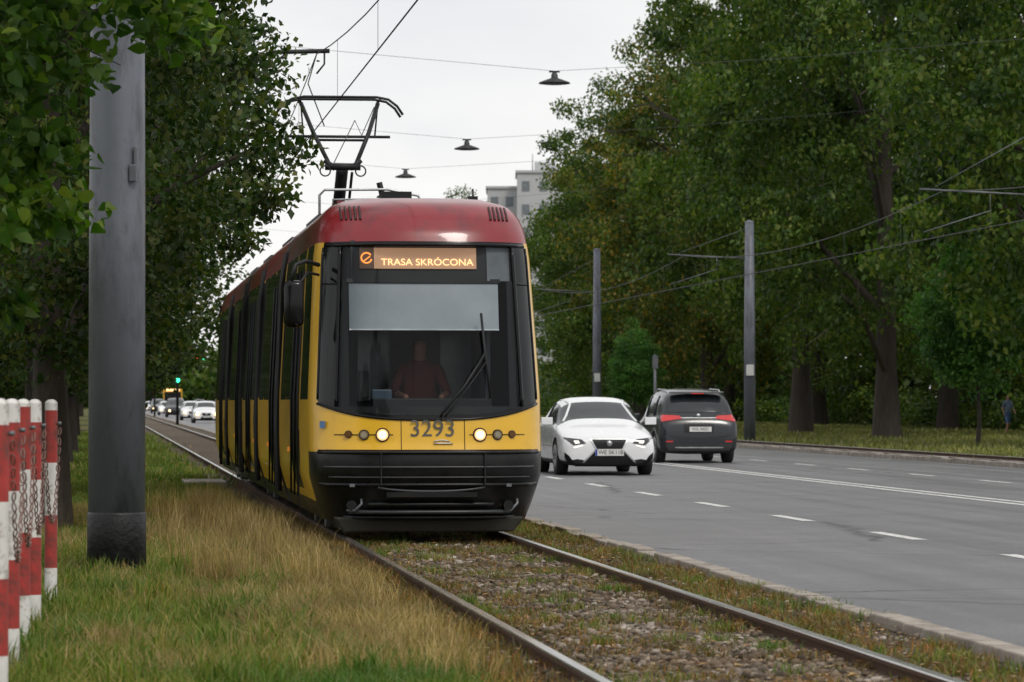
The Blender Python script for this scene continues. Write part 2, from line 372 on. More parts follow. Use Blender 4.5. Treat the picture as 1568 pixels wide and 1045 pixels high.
def tree(name,seed,prof,tr,nclump,per,sig,leaf,lm,tmpl=(T4V,T4T),nl=16,rin=.3,lump=.22,tz=None):
    rs=np.random.default_rng(seed); pz=[p[0] for p in prof]; pr=[p[1] for p in prof]; H=pz[-1]
    tz=tz or H*.8
    tp=[];rad=[]; wob=rs.uniform(-1,1,2)
    for i in range(9):
        f=i/8; z=tz*f; tp.append((wob[0]*.03*z*f+.06*math.sin(4*f*3),wob[1]*.03*z*f,z)); rad.append(tr*(1.35 if i==0 else 1-.85*f))
    bl=[(tp,rad,10)]
    ph=rs.uniform(0,6.28,4)
    def R(z,a): return np.interp(z,pz,pr)*(1+lump*np.sin(3*a+ph[0]+.8*z)*.6+lump*np.sin(5*a+ph[1]-1.3*z)*.5+lump*.5*np.sin(2.3*z+ph[2]))
    for i in range(nl):
        z0=pz[0]*.75+(tz*.9-pz[0]*.75)*(i+rs.random())/nl; a=i*2.4+rs.uniform(-.4,.4)
        z1=min(H*.95,z0+rs.uniform(.05,.25)*H); r=max(.3,R(z1,a)*.85)
        f0=z0/tz; base=np.array([np.interp(z0,[p[2] for p in tp],[p[0] for p in tp]),np.interp(z0,[p[2] for p in tp],[p[1] for p in tp]),z0])
        end=np.array([math.cos(a)*r,math.sin(a)*r,z1]); m=(base+end)/2+np.array([0,0,.25*(z1-z0)])+rs.uniform(-.15,.15,3)*r*.3
        br=tr*.42*(1-.7*f0); bl.append(([base,(base+m)/2,m,(m+end)/2,end],[br,br*.75,br*.55,br*.35,br*.12],6))
        for j in range(3):
            q=m+(end-m)*rs.random(); e=q+rs.uniform(-1,1,3)*np.array([.4,.4,.25])*r
            bl.append(([q,(q+e)/2+rs.uniform(-.05,.05,3)*r,e],[br*.3,br*.2,br*.07],4))
    zz=np.linspace(pz[0],H,60); wgt=np.interp(zz,pz,pr)**1.7+.05; wgt/=wgt.sum()
    z=rs.choice(zz,nclump,p=wgt)+rs.uniform(-.15,.15,nclump); a=rs.uniform(0,6.28,nclump)
    rr=np.maximum(0.05,R(z,a))*(rin+(1-rin)*rs.random(nclump)**.55)
    cent=np.stack([np.cos(a)*rr,np.sin(a)*rr,z],1)
    LV,LT=leaves(rs,cent,per,sig,leaf,*tmpl); TV,TT=tubes_np(bl)
    V=np.concatenate([TV,LV]); T=np.concatenate([TT,LT+len(TV)])
    mi=np.concatenate([np.zeros(len(TT)),np.ones(len(LT))])
    return npmesh(name,V,T,[BARK,lm],mi)
def put(me,name,c,d,s=1,rz=0,sz=None):
    o=bpy.data.objects.new(name,me); link(o); o.location=P(c,d); o.rotation_euler=(0,0,rz); o.scale=(s,s,sz or s); return o
big=[(2.6,2.6),(4.3,5.4),(7,6.8),(11,7.0),(15,5.9),(18,3.8),(20,.8)]
big2=[(2.3,3.2),(4,5.5),(7,6.4),(10,6.7),(14,5.8),(18,3.6),(21,.8)]
tb=[tree('tree_a',1,big,.46,560,140,.68,.21,LEAF_R,rin=.4,lump=.25),tree('tree_b',2,big2,.42,580,135,.68,.21,LEAF_R,rin=.4,lump=.25),tree('tree_c',3,big,.44,540,135,.7,.22,LEAF_Y,rin=.4,lump=.25)]
rr=random.Random(5)
for c,d,k,s,sz in [(31.5,112,0,1.05,1.3),(30.6,138,1,1.05,1.35),(31.8,161,0,1.0,1.38),(31.8,186,2,.95,1.18),(31.6,208,1,.95,1.06),(35.4,236,0,.98,.98),(39,268,1,.95,.93),(31.,305,0,.85,.98),(31,352,1,.98,.85),(31,410,0,1.,.9),
      (42,150,1,1.0,1.2),(43,180,0,1.05,1.1),(43,212,1,1.,1.),(44,248,0,1.,1.),(58,200,0,1.1,1.1),(58,240,1,1.1,1.),(31,560,0,1,1)]:
    put(tb[k],'linden_tree',c,d,s,rr.uniform(0,6.28),sz)
young=tree('young_tree',9,[(1.7,.6),(2.8,1.6),(4.5,1.9),(6,1.4),(7.8,.2)],.07,190,90,.38,.16,LEAF_S,nl=12)
put(young,'young_tree',29.2,118,1.02,.4); put(young,'young_tree',26.5,176,.7,2.)
lp=[(2.1,1.2),(2.6,2.2),(3.5,3.0),(6,3.6),(9,3.0),(12,.4)]
tl=[tree('tree_l1',21,lp,.27,420,110,.42,.115,LEAF_L,rin=.25),tree('tree_l2',22,[(1.7,1.8),(2.4,3.0),(4,3.8),(7,4.2),(10,3.2),(13,.4)],.3,440,110,.5,.15,LEAF_L,rin=.3)]
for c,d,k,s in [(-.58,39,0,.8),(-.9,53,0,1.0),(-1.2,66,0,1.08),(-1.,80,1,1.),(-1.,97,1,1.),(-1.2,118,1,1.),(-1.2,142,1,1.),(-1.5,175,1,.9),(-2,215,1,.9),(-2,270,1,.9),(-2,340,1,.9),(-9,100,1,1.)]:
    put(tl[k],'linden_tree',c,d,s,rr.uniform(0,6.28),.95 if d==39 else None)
near=tree('near_tree',31,[(1.9,1.0),(2.3,1.95),(3.3,2.0),(3.7,2.2),(4.15,2.8),(5.5,3.3),(7.5,.5)],.16,270,100,.26,.098,LEAF_NEAR,(T7V,T7T),rin=.35,nl=14,lump=.15)
put(near,'linden_tree',-2.0,24,1,1.1)

def mass(name,x0,x1,y0,y1,h,n,per,sig,leaf,m,seed=4,frame=True):
    rs=np.random.default_rng(seed); a=rs.uniform(x0,x1,n); d=y0+(y1-y0)*rs.random(n)**1.2
    hh=h*(.75+.25*np.sin(d*.13)+.15*np.sin(d*.41+a)); z=hh*rs.random(n)**.8+.2
    X=a-K*d if frame else a
    LV,LT=leaves(rs,np.stack([X,d,z],1),per,sig,leaf,T4V,T4T)
    link(bpy.data.objects.new(name,npmesh(name,LV,LT,[m])))
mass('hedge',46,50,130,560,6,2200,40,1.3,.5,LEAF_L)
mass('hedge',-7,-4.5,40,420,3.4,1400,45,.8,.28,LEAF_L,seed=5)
mass('distant_trees',-230,60,700,760,13,1500,45,3.5,1.5,LEAF_R,seed=6,frame=False)
mass('shrubs',44,46,120,420,1.8,900,40,.6,.25,LEAF_R,seed=8)
nlf=2600; d=17+28*rg.random(nlf)**1.3; c=rg.uniform(1.2,5.0,nlf); s=rg.uniform(.02,.045,nlf)[:,None,None]; a=rg.uniform(0,6.28,nlf)
tv=np.array([(0,-1,0),(.6,0,.2),(0,1,.05),(-.6,0,.25)])[None]*s
x=tv[...,0]*np.cos(a)[:,None]-tv[...,1]*np.sin(a)[:,None]; y=tv[...,0]*np.sin(a)[:,None]+tv[...,1]*np.cos(a)[:,None]
V=np.stack([x+(c-K*d)[:,None],y+d[:,None],tv[...,2]+(rg.uniform(.02,.05,nlf))[:,None]],2).reshape(-1,3); T=(T4T[None]+4*np.arange(nlf)[:,None,None]).reshape(-1,3)
link(bpy.data.objects.new('fallen_leaves',npmesh('fallen_leaves',V,T,[foliage_mat('dead_leaf',[(.12,.05,.02),(.25,.11,.03),(.35,.22,.08),(.16,.13,.05)],.1,2)])))

# ---------------------------------------------------------------- tram
tram=empty('tram',P(3.27,35.05,.0),TH)
def sm(z,xs,ys):
    z=np.asarray(z,float); return sum(np.interp(z+dz,xs,ys) for dz in(-.03,-.015,0,.015,.03))/5
WX=[.2,.45,.7,1.0,1.5,2.9,3.05,3.22,3.34,3.44,3.50,3.53]; WY=[1.00,1.09,1.165,1.175,1.175,1.105,1.085,1.055,1.01,.93,.82,.72]
SX=[.2,.5,.62,.63,.95,.96,1.3,2.0,3.0,3.15,3.32,3.44,3.50,3.53]; SY=[.12,.02,0,-.04,-.06,-.02,.03,.17,.40,.46,.58,.75,.95,1.30]
wz=lambda z:float(sm(z,WX,WY)); sbk=lambda z:float(sm(z,SX,SY))
ZT=3.53
D=.8;NN=2.6
def fy(s,z): return sbk(z)+D*(1-max(0,1-abs(s)**NN)**(1/NN))
def fp(x,z,off=.0):
    return Vector((x,fy(min(1,abs(x)/wz(z)),z)-off,z))
hs=[0,.12,.24,.36,.48,.6,.7,.78,.80,.86,.91,.935,.955,.975,.987,.995,1]
ss=[-s for s in hs[:0:-1]]+hs
zones=[((.27,.27),(.62,.62),4,'low'),((.62,.62),(.95,.95),4,'bump'),((.95,.95),(1.27,1.47),5,'yel'),((1.27,1.47),(1.31,1.50),1,'bord'),((1.31,1.50),(3.02,3.02),14,'glass'),((3.02,3.02),(3.055,3.055),1,'bord2'),((3.055,3.055),(ZT,ZT),16,'red')]
levels=[];zn=[]
for i,(a,b_,n,nm) in enumerate(zones):
    for k in range(n):
        f=k/n; levels.append((a[0]+(b_[0]-a[0])*f,a[1]+(b_[1]-a[1])*f)); zn.append(nm)
levels.append((ZT,ZT))
TM=[YEL,BLK,RED,WSG,BPL,SGL,BEL]
tb_=B(); grid=[]
for (zc,ze) in levels:
    row=[]
    for s in ss:
        z=zc+(ze-zc)*abs(s)**3; row.append(len(tb_.V)); tb_.V.append((s*wz(z),fy(s,z),z))
    grid.append(row)
def fmat(zone,s):
    a=abs(s)
    if zone in('low','bump'): return 4
    if zone=='yel': return 0
    if zone=='bord': return 1 if a<.945 else 0
    if zone=='glass': return 3 if a<.78 else 1 if a<.80 else 5 if a<.935 else 0
    if zone=='bord2': return 1 if a<.945 else 0
    return 2
for i in range(len(levels)-1):
    for j in range(len(ss)-1):
        tb_.F.append((grid[i][j],grid[i][j+1],grid[i+1][j+1],grid[i+1][j])); tb_.M.append(fmat(zn[i],(ss[j]+ss[j+1])/2)); tb_.S.append(True)
top=grid[-1]; n_=len(top)
for j in range(n_//2):
    tb_.F.append((top[j],top[j+1],top[n_-2-j],top[n_-1-j]) if j+1!=n_-2-j else (top[j],top[j+1],top[n_-1-j])); tb_.M.append(2); tb_.S.append(True)
segs=[(2.25,'W'),(2.5,'Y'),(3.9,'D'),(4.15,'Y'),(5.0,'W'),(5.08,'P'),(6.3,'W'),(6.6,'Y'),(7.25,'B'),(7.5,'Y'),(8.9,'D'),(9.1,'Y'),(10.6,'W'),(10.7,'P'),(12.0,'W'),(12.3,'Y'),(12.95,'B'),(13.2,'Y'),(14.6,'W'),(14.7,'P'),(16.,'D'),(17.4,'W'),(17.7,'Y'),(18.35,'B'),(18.6,'Y'),(20,'D'),(20.2,'Y'),(22,'W'),(23.2,'W'),(23.5,'Y'),(24.1,'B'),(24.4,'Y'),(26,'W'),(26.1,'P'),(27.4,'D'),(27.6,'Y'),(29.2,'W'),(29.9,'Y')]
for sgn in(-1,1):
    prev=[r[0] if sgn<0 else r[-1] for r in grid]
    for y,kd in segs:
        cur=[]
        for (zc,ze) in levels:
            cur.append(len(tb_.V)); tb_.V.append((sgn*wz(ze),y,ze))
        for i in range(len(levels)-1):
            z=zn[i]; zm=levels[i][1]
            if kd=='B': m=6
            elif z=='red': m=2
            elif z in('bord','bord2'): m={'D':1,'W':1}.get(kd,0)
            elif z=='glass': m={'W':5,'D':5,'P':1}.get(kd,1 if 7<y and kd=='Y' else 0)
            elif z=='low' and zm<.36: m=4
            else: m=1 if kd=='D' and zm>.45 else 0
            f=(prev[i],cur[i],cur[i+1],prev[i+1]) if sgn>0 else (cur[i],prev[i],prev[i+1],cur[i+1])
            tb_.F.append(f); tb_.M.append(m); tb_.S.append(kd!='B')
        prev=cur
L=[(-.72,2.15,ZT-.004),(.72,2.15,ZT-.004),(.72,29.9,ZT-.004),(-.72,29.9,ZT-.004)]
tb_.add(L,[(0,1,2,3)],4); tb_.add([(-1.1,29.9,.3),(1.1,29.9,.3),(1.1,29.9,3.2),(-1.1,29.9,3.2)],[(0,1,2,3)],1)
tb_.add([(-1.0,.9,.30),(1.0,.9,.30),(1.0,29.9,.30),(-1.0,29.9,.30)],[(0,1,2,3)],4)
tb_.obj('body',TM,tram)
bf=B()
for y0 in(6.6,12.3,17.7,23.5):
    for k in range(6):
        y=y0+.06+k*.105
        for sgn in(-1,1):
            bf.tube([(sgn*1.165,y,.4),(sgn*1.185,y,1.2),(sgn*1.13,y,2.8),(sgn*1.07,y,3.2)],.028,0,6)
bf.obj('bellows_fold',[BEL],tram)
st=B()
for a,bb_ in((2.5,3.9),(7.5,8.9),(14.7,16.),(18.6,20),(26.1,27.4)):
    for sgn in(-1,1):
        for y in(a,(a+bb_)/2,bb_): st.tube([(sgn*1.18,y,.45),(sgn*1.183,y,1.5),(sgn*1.115,y,2.85)],.012,0,6)
for y in(4.4,9.3,13.4,20.4): st.box((-1.185,y,.92),(.02,.10,.05),1)
for y in(2.38,7.38,17.55,25.2): st.box((-1.178,y,.75),(.012,.02,.8),0)
st.obj('door_trim',[DRK,emis('side_marker',(.8,.3,.05),.25)],tram)
bp_=B()
def rib(z,x1,r,off,mi=0,n=21):
    pts=[fp(x1*(2*i/(n-1)-1),z,off) for i in range(n)]; bp_.tube(pts,r,mi,6)
rib(.945,1.1,.018,.012); rib(.80,1.05,.012,.01,3); rib(.625,1.08,.022,.014); rib(.70,1.0,.008,.012,3); 
rib(.355,.80,.022,.05,3); rib(.43,.62,.028,.035); rib(.30,.85,.02,.03)
bp_.box(fp(0,.53,.05),(.9,.06,.05),0)
for x in(-.78,.78):
    bp_.tube([fp(x,.42,-.05),fp(x,.42,.09)],.05,0,12)
    bp_.tube([fp(x-.04,.37,.05),fp(x+.03,.37,.12),fp(x+.09,.44,.13),fp(x+.09,.48,.06)],.013,2,8)
    bp_.box(fp(x,.62,.03),(.05,.05,.03),2)
for x in(-.5,.53): bp_.box(fp(x,.78,.012),(.012,.03,.32),1)
pts=[fp(.55*math.sin(t),.62-.06*math.cos(t),.03) for t in np.linspace(-1.3,1.3,13)]
bp_.tube(pts,.016,3,6)
bp_.obj('bumper',[BPL,DRK,GRY,mat('bumper_rib_grey',(.035,.037,.04),.35)],tram)  # last material: lighter grey on some ribs and the curved bar
pl=B()
for z0,z1,w0,w1,y0,y1 in((.15,.30,.85,.95,.25,1.6),):
    vs=[(-w0,y0,z0),(w0,y0,z0),(w1,y0-.05,z1),(-w1,y0-.05,z1),(-w0,y1,z0),(w0,y1,z0),(w1,y1,z1),(-w1,y1,z1)]
    pl.add(vs,[(0,1,2,3),(4,7,6,5),(0,4,5,1),(3,2,6,7),(0,3,7,4),(1,5,6,2)],0)
pl.obj('underplow',[mat('under_steel',(.03,.028,.02),.7)],tram,bevel=.02)
sm_=B()
for x in(-.30,.33):
    sm_.tube([fp(x,z,.001) for z in np.linspace(.96,1.26,6)],.004,0,5)
sm_.tube([fp(x,.965,.002) for x in np.linspace(-1.1,1.1,25)],.009,0,5)
sm_.tube([fp(x,1.265,.001) for x in np.linspace(-.30,.33,9)],.004,0,5)
for sg in(-1,1): sm_.tube([fp(sg*x,1.12,.002) for x in np.linspace(.38,.95,9)],.005,0,5)
def ysm(s):
    z=1.27+.19*abs(s)**3; return Vector((s*wz(z),fy(s,z)-.004,z))
sm_.tube([ysm(s) for s in np.linspace(-.94,.94,41)],.014,0,6)
sm_.obj('panel_seam',[BLK],tram)
def disc(name,x,z,r,m,inner=None):
    k=B(); p0=fp(x,z,-.02); nrm=Vector(((x)*.25,-1,0)).normalized()
    p1=p0+nrm*.045
    k.tube([p0,p1],r,0,20); k.tube([p0,p1-nrm*.008],r*1.25,1,20)
    if inner: k.tube([p0,p1+nrm*.004],r*.68,2,20)
    k.obj(name,[m,DRK,inner or DRK],tram)
for sg in(-1,1):
    disc('headlamp',sg*.48,1.12,.056,HLB,HLT); disc('fog_lamp',sg*.66,1.12,.042,LNS,mat('lens_glass',(.5,.45,.35),.1,.7)); disc('indicator_lamp',sg*.81,1.125,.030,mat('amber_lens',(.12,.05,.01),.15))
text('fleet_number','3293',.235,mat('number_grey',(.10,.10,.09),.5),tram,fp(0.01,1.175,.012),(math.radians(90),0,0),.002,sx=.98)
bd=B(); bd.tube([fp(x,1.045+.022*(1-((x-.1)/.1)**2),.012) for x in np.linspace(0.02,.18,7)],.006,0,5); bd.tube([fp(x,1.035,.012) for x in np.linspace(.02,.21,7)],.007,0,5)
bd.obj('maker_badge',[STL],tram)
bs=B(); bs.box(fp(-1.06,1.22,.03),(.07,.012,.07),0,Matrix.Rotation(-.9,3,'Z')); bs.obj('side_sticker',[mat('blue_sticker',(.1,.2,.4),.5)],tram)
wf=B()
for sg in(-1,1):
    wf.tube([Vector((sg*.79*wz(z),fy(.79,z)-.004,z)) for z in np.linspace(1.40,3.0,20)],.020,0,6)
    wf.tube([Vector((sg*.937*wz(z),fy(.937,z)-.003,z)) for z in np.linspace(1.47,3.0,20)],.012,0,6)
    wf.tube([fp(sg*x,2.63,.004) for x in np.linspace(.89,1.04,6)],.010,0,5)
wf.tube([fp(x,3.02,.003) for x in np.linspace(-1.0,1.0,21)],.02,0,6)
wf.obj('windshield_frame',[BLK],tram)
wp=B(); wp.tube([fp(.10,1.31,.03),fp(.10,1.33,.07),fp(.33,1.60,.07),fp(.55,1.93,.055)],.014,0,6)
wp.tube([fp(.14,1.31,.03),fp(.16,1.33,.06),fp(.36,1.58,.06),fp(.57,1.86,.05)],.009,0,6)
wp.tube([fp(.52,2.33,.03),fp(.55,1.93,.04),fp(.60,1.48,.03)],.013,0,6); wp.obj('wiper',[DRK],tram)
def band(name,x0,x1,z0,z1,inset,m,nx=12):
    k=B(); vs=[];fs=[]
    for i in range(nx+1):
        x=x0+(x1-x0)*i/nx
        for z in(z0,z1): vs.append(fp(x,z,-inset))
    for i in range(nx): fs.append((2*i,2*i+2,2*i+3,2*i+1))
    k.add(vs,fs,0,True); return k.obj(name,[m],tram)
band('header_band',-.86,-.70,2.66,3.03,.05,DRK,4); band('header_band',.60,.84,2.66,3.03,.05,mat('header_grey',(.22,.23,.25),.6),4)
band('header_band',-.86,.86,3.0,3.05,.04,DRK)
band('frit_band',-.88,-.80,1.36,2.66,.02,DRK,3); band('frit_band',.80,.88,1.36,2.66,.02,DRK,3); band('frit_band',-.86,.86,1.33,1.40,.02,DRK)
tilt=math.atan(.23)
dp=B(); R_=Matrix.Rotation(-tilt,3,'X'); yc=sbk(2.90)+.11
dp.box((-.085,yc+.06,2.86),(1.36,.09,.40),1,R_); dp.box((-.02,yc+.005,2.885),(1.03,.012,.215),0,R_); dp.box((-.61,yc+.005,2.885),(.14,.012,.215),2,R_)
dp.obj('destination_display',[ORB,DRK,emis('led_dark',(.10,.05,.025),.4)],tram)
pc=Vector((0,yc+.005,2.885))
text('display_text','TRASA SKRÓCONA',.098,ORT,tram,pc+R_@Vector((.0,-.011,-.045)),(math.radians(90)-tilt,0,0),.001,sx=1.08)
rb=B(); rb.tube([pc+R_@Vector((-.61+.052*math.cos(t),-.010,.052*math.sin(t))) for t in np.linspace(.6,6.0,16)],.009,0,5); rb.tube([pc+R_@Vector((-.61+.04*t,-.010,-.01+.03*t)) for t in(-.8,.9)],.007,0,5)
rb.obj('route_symbol',[emis('led_amber',(1.,.32,.06),1.4)],tram)
BLM,nt_,b_=newmat('blind_fabric'); b_.inputs['Roughness'].default_value=.7
nb=noise(nt_,3,4); rbm=ramp(nt_,nb.outputs['Fac'],[(.3,(.46,.49,.54)),(.7,(.56,.59,.64))]); nt_.links.new(rbm.outputs['Color'],b_.inputs['Base Color'])
bl_=B(); bl_.box((-.04,sbk(2.4)+.15,2.40),(1.50,.01,.47),0,R_); bl_.box((-.04,sbk(2.66)+.14,2.655),(1.54,.03,.04),1,R_); bl_.box((-.04,sbk(2.16)+.14,2.165),(1.50,.02,.012),2,R_)
bl_.obj('sun_blind',[BLM,DRK,STL],tram)
ci=B(); ci.box((0,2.0,1.9),(2.1,.02,2.2),0); ci.box((0,.62,1.27),(1.85,.75,.12),1); ci.box((.05,.62,1.40),(1.2,.35,.16),1)
ci.box((0,1.25,1.0),(2.1,1.5,.03),1)
for sg in(-1,1): ci.box((sg*1.0,1.4,2.0),(.02,1.1,2.0),0)
ci.box((-.35,1.96,1.9),(.5,.02,.9),3); ci.box((.35,1.96,1.9),(.5,.02,.9),3)
ci.box((.62,1.0,1.75),(.05,.9,1.4),0); ci.box((-.45,.55,1.50),(.20,.05,.14),2)
ci.tube([(-.85,.7,1.35),(-.85,.72,2.9)],.02,0,6); ci.box((-.62,.75,1.62),(.10,.08,.28),1)
ci.box((0,1.75,1.85),(.5,.10,.8),1); ci.obj('cab_interior',[mat('cab_wall',(.045,.052,.065),.8),mat('dashboard',(.016,.017,.02),.6),mat('screen',(.06,.09,.13),.3),mat('saloon_window',(.10,.12,.14),.2)],tram,bevel=.02)
mr=B(); mr.tube([(-1.08,.62,2.82),(-1.22,.45,2.85),(-1.33,.32,2.81),(-1.37,.30,2.66)],.022,0,8); mr.tube([(-1.08,.62,2.72),(-1.2,.5,2.74),(-1.3,.36,2.6)],.014,0,8)
mr.obj('mirror_arm',[DRK],tram)
mm=B(); mm.box((-1.345,.33,2.42),(.20,.15,.47),0); mo=mm.obj('mirror',[BLK],tram); bv=mo.modifiers.new('b','BEVEL'); bv.width=.06; bv.segments=4
for p in mo.data.polygons: p.use_smooth=True
rv=B()
for sg in(-1,1):
    for k in range(5):
        x=sg*(.66+.045*k)
        rv.tube([fp(x,z,.004) for z in np.linspace(3.28,3.42,5)],.013,0,6)
rv.obj('roof_vent',[mat('vent_slot',(.05,.02,.02),.6)],tram)
rk=B()
rk.tube([(-.78,5.4,3.5),(-.78,5.4,3.80),(-.72,5.4,3.86),(.0,5.4,3.87),(.35,5.4,3.80),(.5,5.4,3.5)],.016,0,8)
rk.tube([(-.62,5.6,3.5),(-.62,5.6,3.76),(.2,5.6,3.78)],.012,0,8)
rk.box((.03,5.9,3.66),(.20,.5,.34),1); rk.box((.10,5.5,3.80),(.34,.3,.09),1); rk.tube([(-.02,5.9,3.82),(-.06,5.9,3.98)],.035,1,8)
rk.box((.80,4.0,3.55),(.05,.05,.25),1); rk.box((.83,4.0,3.69),(.1,.1,.05),1); rk.tube([(.83,4,3.7),(.83,4,3.80)],.01,1,6)
for y in(9,15,21,26): rk.box((0,y,3.6),(1.3,2.6,.22),2)
for sg in(-1,1):
    for a,b2 in((2.8,6.5),(7.3,12.2),(13,17.6),(18.4,23.4),(24.2,29.6)):
        rk.box((sg*.70,(a+b2)/2,3.55),(.10,b2-a,.08),3)
rk.obj('roof_equipment',[STL,DRK,GRY,RED],tram,bevel=.01)
wb=B()
for y in(2.4,4.2,13.6,15.4,25.,26.8):
    for sg in(-1,1):
        wb.tube([(sg*.78,y,.43),(sg*.9,y,.43)],.30,0,20)
    wb.tube([(-.8,y,.43),(.8,y,.43)],.07,0,8)
for y in(3.3,14.5,25.9): wb.box((0,y,.42),(1.7,2.6,.22),1)
wb.obj('bogie',[GRY,DRK],tram)
pg=B(); Y=13.0
pg.box((0,Y+1.3,3.75),(.9,1.0,.08),0)
for x in(-.4,.4):
    for y in(.9,1.7): pg.lathe([(.03,0),(.06,.03),(.03,.06),(.06,.09),(.03,.12),(.06,.15),(.03,.20)],1,10,(x,Y+y,3.52))
pg.tube([(0,Y+1.5,3.76),(0,Y+.1,4.60)],.085,0,10); pg.tube([(.14,Y+1.5,3.76),(.14,Y+.2,4.56)],.02,0,8)
pg.tube([(-.24,Y,4.63),(.24,Y,4.63)],.05,0,10); pg.tube([(-.1,Y,4.60),(-.25,Y,4.72)],.035,0,8); pg.tube([(.1,Y,4.60),(.25,Y,4.72)],.035,0,8)
for sg in(-1,1):
    rn=[(sg*.24+.07*math.cos(t),Y-.04,4.57+.07*math.sin(t)) for t in np.linspace(0,6.28,14)]; pg.tube(rn,.011,0,5,False)
    pg.tube([(sg*.17,Y,4.64),(sg*.38,Y+.35,5.12),(sg*.53,Y+.7,5.55)],.030,0,8)
    pg.tube([(sg*.53,Y+.7,5.55),(sg*.49,Y+.75,5.08)],.012,0,6)
    pg.tube([(sg*.54,Y+.45,5.58),(sg*.54,Y+.95,5.58)],.018,0,6)
pg.tube([(-.30,Y+.4,5.02),(.34,Y+.4,5.02)],.018,0,8)
for dy in(.5,.9):
    h=[(-.86,Y+dy,5.42),(-.78,Y+dy,5.52),(-.66,Y+dy,5.59),(-.5,Y+dy,5.62),(.5,Y+dy,5.62),(.66,Y+dy,5.59),(.78,Y+dy,5.50),(.86,Y+dy,5.38)]
    pg.tube(h,.018,0,8)
pg.tube([(-.75,Y+.7,5.09),(.70,Y+.7,5.09)],.020,0,8)
pg.tube([(-.1,Y+.3,4.7),(.2,Y+.5,5.3),(.3,Y+.6,5.1),(.48,Y+.7,5.5)],.007,2,5)
pg.obj('pantograph',[DRK,mat('insulator',(.12,.05,.03),.3),mat('copper_lead',(.05,.05,.05),.5)],tram)

SKIN=mat('skin',(.42,.24,.17),.5,var=.08); HAIR=mat('hair',(.04,.025,.015),.7)
def body(name,J,E,root,mats,mfun,parent=None,loc=None,rz=0,sub=1):
    names=list(J); me=bpy.data.meshes.new(name); me.from_pydata([J[k][0] for k in names],[(names.index(a),names.index(b)) for a,b in E],[])
    o=bpy.data.objects.new(name+'_t',me); link(o)
    md=o.modifiers.new('Skin','SKIN'); md.use_smooth_shade=True
    if not me.skin_vertices:
        bpy.context.view_layer.objects.active=o; bpy.ops.object.modifier_remove(modifier='Skin'); bpy.ops.object.modifier_add(type='SKIN')
    for i,k in enumerate(names):
        r=J[k][1]; r=(r,r) if not isinstance(r,tuple) else r
        me.skin_vertices[0].data[i].radius=r; me.skin_vertices[0].data[i].use_root=(k==root)
    s=o.modifiers.new('Sub','SUBSURF'); s.levels=2; s.render_levels=2
    dg=bpy.context.evaluated_depsgraph_get(); m2=bpy.data.meshes.new_from_object(o.evaluated_get(dg)); bpy.data.objects.remove(o)
    m2.materials.clear()
    for m in mats: m2.materials.append(m)
    for p in m2.polygons: p.material_index=mfun(p.center); p.use_smooth=True
    o=bpy.data.objects.new(name,m2); link(o,parent)
    if loc is not None: o.location=loc
    o.rotation_euler=(0,0,rz); return o
J={'pel':((0,1.45,1.25),.15),'sp':((0,1.43,1.50),.15),'ch':((0,1.4,1.72),.16),'nk':((0,1.36,1.88),.06),'hd':((0,1.32,1.97),.075),'hd2':((0,1.32,2.08),.085),
 'sl':((-.18,1.4,1.78),.065),'el':((-.28,1.2,1.54),.048),'hl':((-.2,.92,1.50),.035),'fl':((-.17,.84,1.49),.03),'sr':((.18,1.4,1.78),.065),'er':((.28,1.2,1.54),.048),'hr':((.2,.92,1.50),.035),'fr':((.17,.84,1.49),.03),
 'kl':((-.15,1.0,1.26),.08),'kr':((.15,1.0,1.26),.08)}
E=[('pel','sp'),('sp','ch'),('ch','nk'),('nk','hd'),('hd','hd2'),('ch','sl'),('sl','el'),('el','hl'),('hl','fl'),('ch','sr'),('sr','er'),('er','hr'),('hr','fr'),('pel','kl'),('pel','kr')]
body('driver',J,E,'pel',[mat('red_shirt',(.15,.028,.024),.8),mat('driver_skin',(.32,.15,.10),.6),HAIR],lambda c:(2 if c.z>2.10 else 1) if c.z>1.87 else (1 if c.y<1.05 and c.z>1.42 else 0),tram)

